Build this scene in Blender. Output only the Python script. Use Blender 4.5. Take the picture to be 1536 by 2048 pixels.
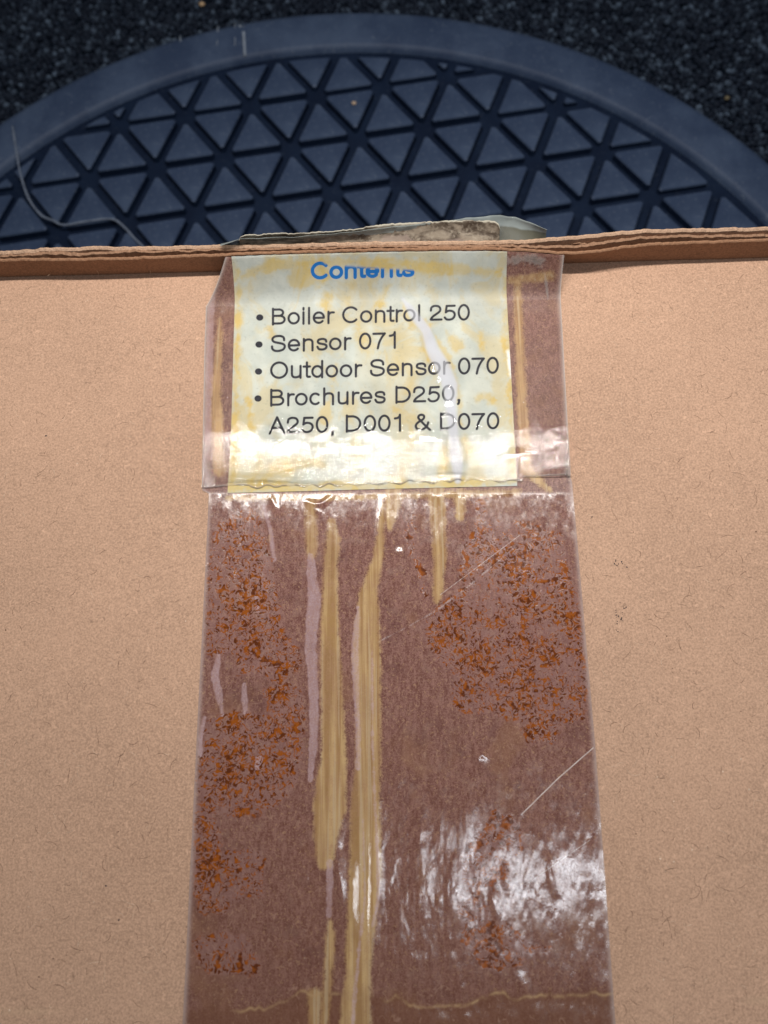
import bpy, math, random
import numpy as np
random.seed(7); rng = np.random.default_rng(7)
sc = bpy.context.scene
COL = sc.collection
for o in list(bpy.data.objects): bpy.data.objects.remove(o)

# ------------------------------------------------------------------ camera
# world: box face = plane z 0, X right, Y away from the viewer; metres. Camera stands 146 mm above the face.
FPX = 1538.0; CH = 0.14602
_y = np.array([(692-768)/FPX, (1024+4581)/FPX, -1.0]); _y /= np.linalg.norm(_y)
_x = np.array([1, .019, .0198]); _x -= _y*_x.dot(_y); _x /= np.linalg.norm(_x)
_z = np.cross(_x, _y)
R = np.stack([_x, _y, _z])            # camera vector -> world vector
CAM = np.array([0, 0, CH])
def hit(px, py, z=0.0):
    """points of the plane at height z that the photo pixels (px, py) look at"""
    px = np.asarray(px, float); py = np.asarray(py, float)
    d = np.stack([(px-768)/FPX, (1024-py)/FPX, -np.ones_like(px)], -1) @ R.T
    t = (z-CH)/d[..., 2]
    return CAM + d*t[..., None]
def project(P):
    q = (np.asarray(P)-CAM) @ R
    return 768+FPX*q[..., 0]/-q[..., 2], 1024-FPX*q[..., 1]/-q[..., 2]

cd = bpy.data.cameras.new('camera'); cam = bpy.data.objects.new('camera', cd); COL.objects.link(cam)
from mathutils import Matrix, Vector
M = Matrix([list(r) for r in R]).to_4x4(); M.translation = Vector(CAM)
cam.matrix_world = M
cd.sensor_fit = 'HORIZONTAL'; cd.sensor_width = 36; cd.lens = 36*FPX/1536
cd.clip_start = .005; cd.clip_end = 20
cd.dof.use_dof = True; cd.dof.focus_distance = .152; cd.dof.aperture_fstop = 20
sc.camera = cam

# ------------------------------------------------------------------ light: two strip lamps set low over the box for falloff, dim room light
w = bpy.data.worlds.new('World'); sc.world = w; w.use_nodes = True
bg = w.node_tree.nodes['Background']; bg.inputs[0].default_value = (.80, .88, 1, 1); bg.inputs[1].default_value = .11
def strip(name, px, py, height, length, width, power, col, shift=0):
    p = hit(px, py); d = p-CAM; d = d/np.linalg.norm(d); d[2] = -d[2]
    c = p+d*(height/d[2])
    l = bpy.data.lights.new(name, 'AREA'); l.shape = 'RECTANGLE'; l.size = length; l.size_y = width
    l.energy = power; l.color = col
    o = bpy.data.objects.new(name, l); COL.objects.link(o); o.location = (c[0]+shift, c[1], c[2])
    o.rotation_euler = (0, 0, 0)
    return o
strip('strip_light', 768, 934, .195, .215, .0055, .61, (1, .955, .90), shift=.012)
strip('strip_light', 1000, 1768, .36, .20, .017, .30, (.90, .94, 1), shift=.07)
sc.view_settings.view_transform = 'Standard'; sc.view_settings.look = 'None'
sc.view_settings.gamma = 1; sc.view_settings.exposure = 0; sc.view_settings.use_curve_mapping = False
sc.render.engine = 'CYCLES'
sc.cycles.transparent_max_bounces = 12

# ------------------------------------------------------------------ material helpers
class NT:
    def __init__(s, name):
        s.m = bpy.data.materials.new(name); s.m.use_nodes = True; s.t = s.m.node_tree
        s.t.nodes.clear(); s.out = s.t.nodes.new('ShaderNodeOutputMaterial')
        s.co = s.t.nodes.new('ShaderNodeTexCoord').outputs['Object']
    def put(s, sock, v):
        if isinstance(v, bpy.types.NodeSocket): s.t.links.new(v, sock)
        elif v is not None:
            if sock.type == 'RGBA' and len(v) == 3: v = (*v, 1)
            sock.default_value = v
    def node(s, ty, ins=None, **props):
        n = s.t.nodes.new(ty)
        for k, v in props.items(): setattr(n, k, v)
        for k, v in (ins or {}).items(): s.put(n.inputs[k], v)
        return n
    def vec(s, scale=(1, 1, 1), off=(0, 0, 0)):
        return s.node('ShaderNodeMapping', {'Vector': s.co, 'Scale': scale, 'Location': off}).outputs[0]
    def noise(s, scale, detail=2, rough=.5, dist=0, v=None):
        return s.node('ShaderNodeTexNoise', {'Vector': v or s.co, 'Scale': scale, 'Detail': detail, 'Roughness': rough, 'Distortion': dist}).outputs[0]
    def math(s, op, a, b=0.0, c=None, clamp=False):
        n = s.node('ShaderNodeMath', operation=op, use_clamp=clamp)
        s.put(n.inputs[0], a); s.put(n.inputs[1], b)
        if c is not None: s.put(n.inputs[2], c)
        return n.outputs[0]
    def step(s, x, lo, hi, a=0.0, b=1.0):
        return s.node('ShaderNodeMapRange', {0: x, 1: lo, 2: hi, 3: a, 4: b}, interpolation_type='SMOOTHSTEP').outputs[0]
    def mix(s, f, a, b, blend='MIX'):
        n = s.node('ShaderNodeMix', data_type='RGBA', blend_type=blend)
        s.put(n.inputs[0], f); s.put(n.inputs[6], a); s.put(n.inputs[7], b)
        return n.outputs[2]
    def attr(s, name): return s.node('ShaderNodeAttribute', attribute_name=name).outputs['Fac']
    def bump(s, h, dist, strength=1.0, n=None):
        d = {'Height': h, 'Distance': dist, 'Strength': strength}
        if n: d['Normal'] = n
        return s.node('ShaderNodeBump', d).outputs[0]
    def principled(s, **ins):
        n = s.node('ShaderNodeBsdfPrincipled', {k.replace('_', ' '): v for k, v in ins.items()})
        s.t.links.new(n.outputs[0], s.out.inputs[0]); return n
    def hair_lines(s, scale, width, cover, off, v=None):
        """short curved fibre lines: thin contours of one noise, kept only where another is high"""
        a = s.noise(scale, 1, .5, .6, v or s.vec(off=off))
        l = s.step(s.math('ABSOLUTE', s.math('SUBTRACT', a, .5)), 0, width, 1, 0)
        k = s.step(s.noise(scale*1.9, 1, .5, 0, s.vec(off=(off[0]+3, off[1]-2, 0))), cover, cover+.05)
        return s.math('MULTIPLY', l, k)

def srgb(r, g, b):
    f = lambda c: (c/12.92 if c <= .04045 else ((c+.055)/1.055)**2.4)
    return tuple(f(c/255) for c in (r, g, b))

def cardboard(name, base, rough=.85):
    t = NT(name)
    big = t.noise(28, 4, .6); mid = t.noise(420, 3, .6, .4); fine = t.noise(2500, 4, .75, .5); mot = t.noise(1000, 3, .65, .4)
    c = t.mix(t.step(big, .3, .7), tuple(x*.90 for x in base), tuple(min(1, x*1.05) for x in base))
    c = t.mix(t.math('MULTIPLY', t.step(t.noise(11, 3, .6, .5, t.vec(off=(2, 5, 0))), .5, .68), .5), c, (base[0]*.86, base[1]*.83, base[2]*.80))
    c = t.mix(t.math('MULTIPLY', t.step(mid, .3, .72), .45), c, (.80, .78, .76), 'MULTIPLY')
    c = t.mix(t.math('MULTIPLY', t.step(mot, .56, .70), .35), c, tuple(x*.72 for x in base))
    c = t.mix(t.math('MULTIPLY', t.step(fine, .42, .66), .6), c, tuple(min(1, x*1.45) for x in base))
    c = t.mix(t.math('MULTIPLY', t.step(fine, .50, .30), .55), c, tuple(x*.55 for x in base))
    c = t.mix(t.math('MULTIPLY', t.hair_lines(360, .011, .58, (1, 2, 0)), .5), c, tuple(x*.42 for x in base))
    c = t.mix(t.math('MULTIPLY', t.hair_lines(520, .014, .58, (7, 4, 0)), .5), c, tuple(x*.5 for x in base))
    c = t.mix(t.math('MULTIPLY', t.hair_lines(430, .016, .54, (4, 9, 0)), .5), c, tuple(min(1, x*1.6) for x in base))
    h = t.math('ADD', fine, t.math('MULTIPLY', mid, .6))
    t.principled(Base_Color=c, Roughness=rough, Specular_IOR_Level=.25, Normal=t.bump(h, .00012, .55))
    return t.m

KRAFT = (.478, .302, .207)
m_card = cardboard('kraft_cardboard', KRAFT)
m_edge = cardboard('torn_cardboard_edge', (.47, .31, .21)); m_liner_shaded = cardboard('shaded_liner', (.275, .148, .085))  # liner: same kraft, darkened and reddened to paint in the wall's shade
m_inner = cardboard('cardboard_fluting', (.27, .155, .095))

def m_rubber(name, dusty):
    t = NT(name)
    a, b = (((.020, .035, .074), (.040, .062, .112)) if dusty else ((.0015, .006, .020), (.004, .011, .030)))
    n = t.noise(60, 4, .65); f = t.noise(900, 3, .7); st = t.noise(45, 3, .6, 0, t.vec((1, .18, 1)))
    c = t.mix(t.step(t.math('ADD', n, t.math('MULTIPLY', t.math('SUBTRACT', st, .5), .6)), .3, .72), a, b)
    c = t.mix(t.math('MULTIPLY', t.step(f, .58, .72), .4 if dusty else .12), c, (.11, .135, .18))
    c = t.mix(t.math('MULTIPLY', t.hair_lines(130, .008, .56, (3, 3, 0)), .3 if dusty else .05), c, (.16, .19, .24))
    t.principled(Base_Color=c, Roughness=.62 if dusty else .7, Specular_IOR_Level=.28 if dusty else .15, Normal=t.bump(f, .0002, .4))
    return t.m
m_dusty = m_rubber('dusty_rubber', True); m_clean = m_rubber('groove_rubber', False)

def plain(name, col, rough=.8, spec=.3, nscale=400, amp=.25):
    t = NT(name); n = t.noise(nscale, 3, .6)
    c = t.mix(t.step(n, .3, .7), tuple(x*(1-amp) for x in col), tuple(min(1, x*(1+amp)) for x in col))
    t.principled(Base_Color=c, Roughness=rough, Specular_IOR_Level=spec); return t.m

# ------------------------------------------------------------------ object helpers
def link(name, mesh, mat=None, parent=None, **props):
    o = bpy.data.objects.new(name, mesh); COL.objects.link(o)
    if mat and not mesh.materials: mesh.materials.append(mat)
    o.parent = parent
    for k, v in props.items(): o[k] = v
    return o
def thing(name, loc, label, cat, group=None):
    o = bpy.data.objects.new(name, None); COL.objects.link(o); o.location = loc; o.empty_display_size = .01
    o['label'] = label; o['category'] = cat
    if group: o['group'] = group
    return o
def mesh(name, V, F, smooth=False):
    m = bpy.data.meshes.new(name); m.from_pydata([tuple(map(float, v)) for v in V], [], F); m.update()
    if smooth: m.polygons.foreach_set('use_smooth', [True]*len(m.polygons))
    return m
def grid_mesh(name, P, attrs=None, drop=None):
    """P: (rows, cols, 3) points -> smooth grid mesh with float attributes per vertex; drop = faces to leave out"""
    r, c = P.shape[:2]
    idx = np.arange(r*c).reshape(r, c)
    Q = np.stack([idx[:-1, :-1], idx[:-1, 1:], idx[1:, 1:], idx[1:, :-1]], -1).reshape(-1, 4)
    if drop is not None: Q = Q[~drop.reshape(-1)]
    m = bpy.data.meshes.new(name)
    m.vertices.add(r*c); m.vertices.foreach_set('co', P.reshape(-1).astype(np.float32))
    m.loops.add(len(Q)*4); m.loops.foreach_set('vertex_index', Q.reshape(-1).astype(np.int32))
    m.polygons.add(len(Q)); m.polygons.foreach_set('loop_start', np.arange(0, len(Q)*4, 4, dtype=np.int32))
    m.polygons.foreach_set('use_smooth', np.ones(len(Q), bool))
    m.update(calc_edges=True)
    for k, v in (attrs or {}).items():
        a = m.attributes.new(k, 'FLOAT', 'POINT'); a.data.foreach_set('value', v.reshape(-1).astype(np.float32))
    return m
def tube(pts, rad, sides=5):
    pts = np.asarray(pts, float); V = []; F = []
    n = len(pts); rad = np.broadcast_to(rad, n)
    for i in range(n):
        t = pts[min(i+1, n-1)]-pts[max(i-1, 0)]; t /= np.linalg.norm(t)+1e-12
        s = np.cross(t, (0, 0, 1)); s /= np.linalg.norm(s)+1e-12; u = np.cross(s, t)
        for k in range(sides):
            a = 2*math.pi*k/sides
            V.append(pts[i]+rad[i]*(math.cos(a)*s+math.sin(a)*u))
    for i in range(n-1):
        for k in range(sides):
            F.append([i*sides+k, i*sides+(k+1) % sides, (i+1)*sides+(k+1) % sides, (i+1)*sides+k])
    F.append(list(range(sides))[::-1]); F.append([(n-1)*sides+k for k in range(sides)])
    return V, F
def spline(pts, per=8):
    p = np.asarray(pts, float); p = np.vstack([2*p[0]-p[1], p, 2*p[-1]-p[-2]]); out = []
    for i in range(1, len(p)-2):
        for k in range(per):
            t = k/per
            out.append(.5*((2*p[i])+(p[i+1]-p[i-1])*t+(2*p[i-1]-5*p[i]+4*p[i+1]-p[i+2])*t*t+(3*p[i]-p[i-1]-3*p[i+1]+p[i+2])*t**3))
    out.append(p[-2]); return np.array(out)
def vnoise(x, y, seed=0):
    """smooth value noise on arrays"""
    g = np.random.default_rng(seed).random((64, 64))
    xi = np.floor(x).astype(int); yi = np.floor(y).astype(int); fx = x-xi; fy = y-yi
    fx = fx*fx*(3-2*fx); fy = fy*fy*(3-2*fy)
    a = g[xi % 64, yi % 64]; b = g[(xi+1) % 64, yi % 64]; c = g[xi % 64, (yi+1) % 64]; d = g[(xi+1) % 64, (yi+1) % 64]
    return (a*(1-fx)+b*fx)*(1-fy)+(c*(1-fx)+d*fx)*fy
def seg_dist(U, V, pts):
    """distance to a polyline given as (x, y[, width]) minus half its width"""
    best = np.full(U.shape, 1e6)
    pts = [tuple(p)+((0,) if len(p) == 2 else ()) for p in pts]
    for (x0, y0, w0), (x1, y1, w1) in zip(pts[:-1], pts[1:]):
        L = (x1-x0)**2+(y1-y0)**2+1e-9
        t = np.clip(((U-x0)*(x1-x0)+(V-y0)*(y1-y0))/L, 0, 1)
        d = np.hypot(U-x0-t*(x1-x0), V-y0-t*(y1-y0))-(w0+(w1-w0)*t)/2
        best = np.minimum(best, d)
    return best
def poly_dist(U, V, pts):
    ins = np.zeros(U.shape, bool); n = len(pts)
    for i in range(n):
        (x0, y0), (x1, y1) = pts[i], pts[(i+1) % n]
        if y0 == y1: continue
        ins ^= ((y0 > V) != (y1 > V)) & (U < (x1-x0)*(V-y0)/(y1-y0)+x0)
    d = seg_dist(U, V, list(pts)+[pts[0]])
    return np.where(ins, -d, d)
def soft(sd, px): return np.clip(.5-sd/(2*px), 0, 1)

# ------------------------------------------------------------------ the ground: carpet
GZ = -.060                       # height of the pad's top, on which the box lies
cz = GZ-.0045
t = NT('carpet_backing'); n = t.noise(500, 3, .7)
t.principled(Base_Color=t.mix(t.step(n, .35, .7), (.0015, .004, .010), (.005, .010, .020)), Roughness=.95, Specular_IOR_Level=.1)
carpet = link('carpet', mesh('carpet', [(-.5, -.4, cz), (.5, -.4, cz), (.5, .6, cz), (-.5, .6, cz)], [[0, 1, 2, 3]]), t.m, kind='structure',
              label='black woven carpet around the round rubber pad')
t = NT('carpet_yarn'); n = t.noise(700, 2, .6); g = t.noise(420, 1, .6, 0, t.vec(off=(3, 1, 0)))
c = t.mix(t.step(n, .50, .72), (.002, .005, .013), (.016, .026, .046))
c = t.mix(t.math('MULTIPLY', t.attr('tone'), t.step(g, .35, .6)), c, (.062, .088, .130))
t.principled(Base_Color=c, Roughness=.75, Specular_IOR_Level=.2)
PC = np.array([-.0166, .0612]); RO, RI = .1722, .1571          # the pad: a circle fitted to the rim in the photo
V = []; F = []; TONE = []
s6 = 7
for iy in range(68):
    for ix in range(206):
        x = -.185+ix*.0018+(iy % 2)*.0009+random.uniform(-.0005, .0005); y = .150+iy*.0017+random.uniform(-.0005, .0005)
        if math.hypot(x-PC[0], y-PC[1]) < RO-.0005: continue
        a = random.gauss(.45, .3) if x < PC[0] else random.gauss(-.45, .3)
        L = random.uniform(.0009, .0014); Wd = random.uniform(.0006, .0009); hz = random.uniform(.0006, .0017)
        ca, sa = math.cos(a), math.sin(a); b = len(V); tilt = random.uniform(-.25, .25)
        for (zz, k) in ((-.6, 1.0), (.35, .95), (.8, .55)):
            for q in range(s6):
                an = 2*math.pi*q/s6; u = math.cos(an)*L*k; v = math.sin(an)*Wd*k
                V.append((x+u*ca-v*sa, y+u*sa+v*ca, cz+hz+zz*.0009+u*tilt))
        V.append((x, y, cz+hz+.00086)); TONE += [random.random()**4]*(3*s6+1)
        for r in range(2):
            for q in range(s6): F.append([b+r*s6+q, b+r*s6+(q+1) % s6, b+(r+1)*s6+(q+1) % s6, b+(r+1)*s6+q])
        for q in range(s6): F.append([b+2*s6+q, b+2*s6+(q+1) % s6, b+3*s6])
me = mesh('loops', V, F, True); me.attributes.new('tone', 'FLOAT', 'POINT').data.foreach_set('value', TONE)
link('loops', me, t.m, carpet, kind='stuff')

# ------------------------------------------------------------------ round rubber pad with triangle studs
pad = thing('rubber_pad', (PC[0], PC[1], cz), 'round dark blue-grey rubber pad with raised triangles inside a smooth rim', 'rubber pad')
def lathe(prof, n=256, jitter=0):
    V = []; F = []; m = len(prof)
    for i in range(n):
        a = 2*math.pi*i/n
        for j, (r, z) in enumerate(prof):
            e = jitter*(random.random()-.5) if j < 2 else 0
            V.append(((r+e)*math.cos(a), (r+e)*math.sin(a), z))
    for i in range(n):
        for j in range(m-1):
            F.append([i*m+j, i*m+j+1, ((i+1) % n)*m+j+1, ((i+1) % n)*m+j])
    return V, F
top = GZ-cz
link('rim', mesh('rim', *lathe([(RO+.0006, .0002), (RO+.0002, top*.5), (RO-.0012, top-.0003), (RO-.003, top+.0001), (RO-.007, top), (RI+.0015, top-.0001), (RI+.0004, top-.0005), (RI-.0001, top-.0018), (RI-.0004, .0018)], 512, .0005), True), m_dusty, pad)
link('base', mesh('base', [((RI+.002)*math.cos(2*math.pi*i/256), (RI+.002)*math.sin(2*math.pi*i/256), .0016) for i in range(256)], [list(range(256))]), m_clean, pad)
O2 = np.array([-.08962, .18910]); A2 = np.array([.02168, .00314]); B2 = np.array([-.00821, -.01997])
# lattice as a true equilateral one with the mean pitch
pit = .02175; aa = math.atan2(A2[1], A2[0])
A2 = pit*np.array([math.cos(aa), math.sin(aa)]); B2 = pit*np.array([math.cos(aa-2*math.pi/3), math.sin(aa-2*math.pi/3)])
CEN = np.array([-.0116+0, .1715])   # re-centre on the node (5, 1) so that the error spreads evenly
CEN = hit(848, 252, GZ)[:2]
def node(i, j): return CEN+(i-5)*A2+(j-1)*B2
def clip_circle(poly, c, r, n=96):
    for k in range(n):
        an = 2*math.pi*k/n; nx, ny = math.cos(an), math.sin(an); out = []
        f = lambda p: (p[0]-c[0])*nx+(p[1]-c[1])*ny-r
        for i in range(len(poly)):
            p, q = poly[i], poly[(i+1) % len(poly)]; fp, fq = f(p), f(q)
            if fp <= 0: out.append(p)
            if (fp < 0) != (fq < 0): s = fp/(fp-fq); out.append((p[0]+s*(q[0]-p[0]), p[1]+s*(q[1]-p[1])))
        poly = out
        if len(poly) < 3: return []
    return poly
def stud_mesh(poly, h):
    P = np.array(poly); c = P.mean(0); n = len(P)
    if ((P[:, 0]*np.roll(P[:, 1], -1)-P[:, 1]*np.roll(P[:, 0], -1)).sum()) < 0: P = P[::-1]
    mr = np.hypot(*(P-c).T).mean()
    ring = lambda k, z: [(*(c+(P-c)*k), z) for P in [P] for P in P]
    V = [];
    for k, z in ((1.03, 0), (1, h-.0005), (1-.0006/mr, h)): V += [(*(c+(p-c)*k), z) for p in P]
    F = [[r*n+i, r*n+(i+1) % n, (r+1)*n+(i+1) % n, (r+1)*n+i] for r in range(2) for i in range(n)]
    F.append([2*n+i for i in range(n)])
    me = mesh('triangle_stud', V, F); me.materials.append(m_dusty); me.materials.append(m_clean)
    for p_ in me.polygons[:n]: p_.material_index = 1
    return me
def inset_tri(tri, d, cut):
    T = np.array(tri); c = T.mean(0); side = np.linalg.norm(T[0]-T[1]); k = 1-d/(side*math.sqrt(3)/6)
    T = c+(T-c)*k; out = []
    for i in range(3):
        p = T[i]; q0 = T[i-1]; q1 = T[(i+1) % 3]
        out.append(p+(q0-p)/np.linalg.norm(q0-p)*cut); out.append(p+(q1-p)/np.linalg.norm(q1-p)*cut)
    return [tuple(x) for x in out]
shared = {}
SB = .0014
for i in range(-12, 22):
    for j in range(-10, 12):
        for up in (0, 1):
            tri = [node(i, j), node(i+1, j), node(i+1, j+1)] if up else [node(i, j), node(i+1, j+1), node(i, j+1)]
            c = np.mean(tri, 0)
            if c[1] < .108: continue
            if math.hypot(*(c-PC)) > RI+.012: continue
            pl = inset_tri(tri, .0015, .0010)
            full = all(math.hypot(p[0]-PC[0], p[1]-PC[1]) < RI-.0038 for p in pl)
            if full:
                if up not in shared: shared[up] = stud_mesh([(p[0]-c[0], p[1]-c[1]) for p in pl], top-SB)
                me = shared[up]
            else:
                q = clip_circle(pl, PC, RI-.0038)
                if len(q) < 3: continue
                q = [q[k] for k in range(len(q)) if math.hypot(q[k][0]-q[k-1][0], q[k][1]-q[k-1][1]) > 2e-5]
                if len(q) < 3: continue
                ar = abs(sum(q[k-1][0]*q[k][1]-q[k][0]*q[k-1][1] for k in range(len(q))))/2
                if ar < 3e-6: continue
                me = stud_mesh([(p[0]-c[0], p[1]-c[1]) for p in q], top-SB-.0008)
            o = link('triangle_stud', me, m_dusty, pad)
            o.location = (c[0]-PC[0], c[1]-PC[1], SB)
# pale scuffs rubbed across the rim
m_scuff = plain('scuff_rubber', (.17, .20, .25), .8)
for pts, wd in (([(487, 52), (488, 80), (490, 112)], .0006), ([(479, 50), (484, 62), (487, 70)], .0005), ([(436, 52), (434, 90)], .00025), ([(470, 45), (470, 92)], .0002), ([(360, 72), (362, 92)], .0003)):
    p = np.array([hit(x, y, GZ) for x, y in pts]); p = spline(p, 5); p[:, 2] = GZ+.00002; p -= np.array([PC[0], PC[1], cz])
    V, F = tube(p, wd*np.linspace(1, .8, len(p))); V = [(v[0], v[1], top+(v[2]-top)*.12) for v in V]
    link('scuff_mark', mesh('scuff_mark', V, F, True), m_scuff, pad)

# a pale thread lying on the pad and crumbs
pp = spline([(25, 252), (34, 310), (42, 352), (58, 398), (82, 430), (106, 441), (128, 450), (172, 443), (222, 438), (246, 452), (270, 478), (292, 500), (318, 530)], 8)
P3 = hit(pp[:, 0], pp[:, 1], GZ+.0002); P3[:, 2] = GZ+.00022
V, F = tube(P3, .00026+.00022*vnoise(np.arange(len(P3))*.35, np.zeros(len(P3)), 3), 6)
th = link('thread', mesh('thread', V, F, True), plain('grey_thread', (.115, .14, .19), .85, .2, 900), label='thin pale grey thread lying in a curve across the rubber triangles', category='thread')
def crumb(px, py, z, r, col, label):
    c = hit(px, py, z); V = []; F = []
    for i in range(5):
        for k in range(8):
            a = 2*math.pi*k/8; e = math.pi*(i/4-.5); q = r*random.uniform(.75, 1.2)
            V.append((c[0]+q*math.cos(a)*max(.1, math.cos(e)), c[1]+q*.8*math.sin(a)*max(.1, math.cos(e)), z+r*.5+q*.6*math.sin(e)))
    for i in range(4):
        for k in range(8): F.append([i*8+k, i*8+(k+1) % 8, (i+1)*8+(k+1) % 8, (i+1)*8+k])
    F += [list(range(8))[::-1], [32+k for k in range(8)]]
    link('crumb', mesh('crumb', V, F, True), plain('crumb', col, .8, .3, 900), label=label, category='crumb')
crumb(404, 11, cz+.0022, .0011, (.36, .25, .15), 'tan crumb caught in the black carpet beyond the rim')
crumb(708, 208, GZ, .0008, (.40, .30, .22), 'tiny beige crumb on a rubber triangle')
crumb(1453, 198, cz+.0022, .0010, (.12, .10, .06), 'dull brown crumb in the carpet, outside the rim of the pad')

# ------------------------------------------------------------------ the cardboard box
YF = .09476                      # where the far wall meets the face
HW = .0063                       # the far wall's edge stands this high above the face
X0, X1, Y0 = -.118, .112, -.078
box = thing('cardboard_box', (0, .01, GZ), 'tan cardboard box sealed with aged brown tape, paper contents label under the tape', 'box')
def world(o):                    # children are built in world coordinates
    o.location = (0, -.01, -GZ); return o
def und(X, Y):                   # gentle unevenness of the face
    q = (Y+.0452)+.0004*np.sin(X*210)
    return .00022*(vnoise(X*40+9, Y*40+9, 1)-.5)+.00010*(vnoise(X*130+9, Y*130+9, 2)-.5)-.00005*np.exp(-(q/.0015)**2)
xs = np.linspace(X0, X1, 232); ys = np.linspace(Y0, YF, 175)
GX, GY = np.meshgrid(xs, ys)
U, Vp = project(np.stack([GX, GY, 0*GX], -1))
crease = 2018-.01*(U-300)+6*np.sin(U*.02)
z = und(GX, GY)
panel = world(link('panel', grid_mesh('panel', np.stack([GX, GY, z], -1), {'crease': np.exp(-((Vp-crease)/7)**2)}), None, box))
t = NT('panel_cardboard'); m2 = m_card.copy(); m2.name = 'panel_cardboard'; bpy.data.materials.remove(t.m)
nt = m2.node_tree; pr = [n for n in nt.nodes if n.type == 'BSDF_PRINCIPLED'][0]; src = pr.inputs['Base Color'].links[0].from_socket
at = nt.nodes.new('ShaderNodeAttribute'); at.attribute_name = 'crease'
tc = [n for n in nt.nodes if n.type == 'TEX_COORD'][0].outputs['Object']
nz = nt.nodes.new('ShaderNodeTexNoise'); nz.inputs['Scale'].default_value = 90; nt.links.new(tc, nz.inputs['Vector'])
mr = nt.nodes.new('ShaderNodeMapRange'); nt.links.new(nz.outputs[0], mr.inputs[0]); mr.inputs[1].default_value = .45; mr.inputs[2].default_value = .6; mr.inputs[4].default_value = .4
ml = nt.nodes.new('ShaderNodeMath'); ml.operation = 'MULTIPLY'; nt.links.new(at.outputs['Fac'], ml.inputs[0]); nt.links.new(mr.outputs[0], ml.inputs[1])
mx = nt.nodes.new('ShaderNodeMix'); mx.data_type = 'RGBA'; nt.links.new(ml.outputs[0], mx.inputs[0]); nt.links.new(src, mx.inputs[6]); mx.inputs[7].default_value = (.56, .38, .25, 1)
nt.links.new(mx.outputs[2], pr.inputs['Base Color'])
panel.data.materials.append(m2)
def slab(name, x0, x1, y0, y1, z0, z1, mat):
    V = [(x, y, zz) for zz in (z0, z1) for x, y in ((x0, y0), (x1, y0), (x1, y1), (x0, y1))]
    return world(link(name, mesh(name, V, [[3, 2, 1, 0], [4, 5, 6, 7], [0, 1, 5, 4], [1, 2, 6, 5], [2, 3, 7, 6], [3, 0, 4, 7]]), mat, box))
slab('side_wall', X0, X0+.003, Y0, YF-.0002, GZ, -.0004, m_card); slab('side_wall', X1-.003, X1, Y0, YF-.0002, GZ, -.0004, m_card)
slab('end_wall', X0+.003, X1-.003, Y0, Y0+.003, GZ, -.0004, m_card)
slab('bottom_panel', X0+.003, X1-.003, Y0+.003, YF-.0002, GZ, GZ+.003, m_card)

# far wall: front liner, fluting sheet, rear liner; their top lines read from the photo
def line(tab, jit=0, seed=0, z=HW):
    tab = np.array(tab, float); px = np.arange(-330, 1880, 6.0)
    py = np.interp(px, tab[:, 0], tab[:, 1])
    sm = np.convolve(np.pad(py, 3, 'edge'), np.ones(7)/7, 'valid')
    sm = sm+jit*(vnoise(px*.11, px*0+seed, seed)-.5)+jit*.7*(vnoise(px*.4, px*0, seed+1)-.5)
    p = hit(px, sm, z); return p[:, 0], p[:, 1]
slope = [(-330, 8.6), (0, 0), (1536, 0), (1880, -9)]
FR = [(-330, 531), (0, 522), (60, 520), (140, 521), (260, 518), (415, 512), (560, 506), (760, 501), (900, 499), (1000, 499), (1060, 502), (1113, 507), (1160, 507), (1205, 503), (1250, 495), (1300, 490), (1400, 486), (1536, 481), (1880, 472)]
RR = [(-330, 512), (0, 503), (60, 499), (110, 494), (133, 494), (143, 498), (152, 497), (170, 491), (200, 493), (260, 494), (400, 491), (500, 489), (640, 486), (760, 483), (900, 482), (1000, 482), (1060, 479), (1113, 474), (1160, 471), (1200, 466), (1250, 462), (1300, 459), (1536, 454), (1880, 445)]
MD = [(-330, 519.5), (0, 511), (60, 508), (95, 505), (130, 506), (155, 509), (200, 505), (260, 502), (400, 499), (500, 497), (640, 494), (760, 491.5), (900, 491), (1000, 491), (1060, 491), (1113, 493), (1160, 492), (1200, 485), (1250, 478), (1300, 474), (1400, 471), (1536, 470), (1880, 462)]
ff = line(FR, .9, 11); rr = line(RR, 1.2, 12); mm = line(MD, 2.5, 13)
nX = len(ff[0])
def sheet(name, Xl, prof, mat, jz=0, seed=0, label=None):
    """closed loop cross-section: list of (Y array, Z array)"""
    k = len(prof); V = []; F = []
    e = jz*(vnoise(np.arange(nX)*.35, np.zeros(nX), seed)-.5)+jz*(vnoise(np.arange(nX)*1.1, np.zeros(nX)+5, seed)-.5)
    for i in range(nX):
        for q, (Yv, Zv, tp) in enumerate(prof):
            V.append((Xl[i], np.broadcast_to(Yv, nX)[i], np.broadcast_to(Zv, nX)[i]+(e[i] if tp else 0)))
    for i in range(nX-1):
        for q in range(k): F.append([i*k+q, (i+1)*k+q, (i+1)*k+(q+1) % k, i*k+(q+1) % k])
    F.append(list(range(k))); F.append([(nX-1)*k+q for q in range(k)][::-1])
    o = world(link(name, mesh(name, V, F), mat, box))
    if label: o['label'] = label
    return o
Xl = ff[0]; rY = np.interp(Xl, *rr); mY = np.interp(Xl, *mm); fY = ff[1]
base = np.full(nX, YF)
bend = np.clip((fY-YF)*.35, -.0012, 0)
sheet('front_liner', Xl, [(base, -.0006, 0), (base+bend, HW*.45, 0), (fY, HW-.0002, 1), (fY+.0002, HW, 1), (fY+.0006, HW-.0001, 1), (base+.0012+bend, HW*.45, 0), (base+.0012, -.0006, 0)], m_liner_shaded, .0002, 21)
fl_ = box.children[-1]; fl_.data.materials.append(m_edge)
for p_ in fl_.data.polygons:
    if len(p_.vertices) == 4 and min(fl_.data.vertices[i].co.z for i in p_.vertices) > HW*.7: p_.material_index = 1
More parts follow.
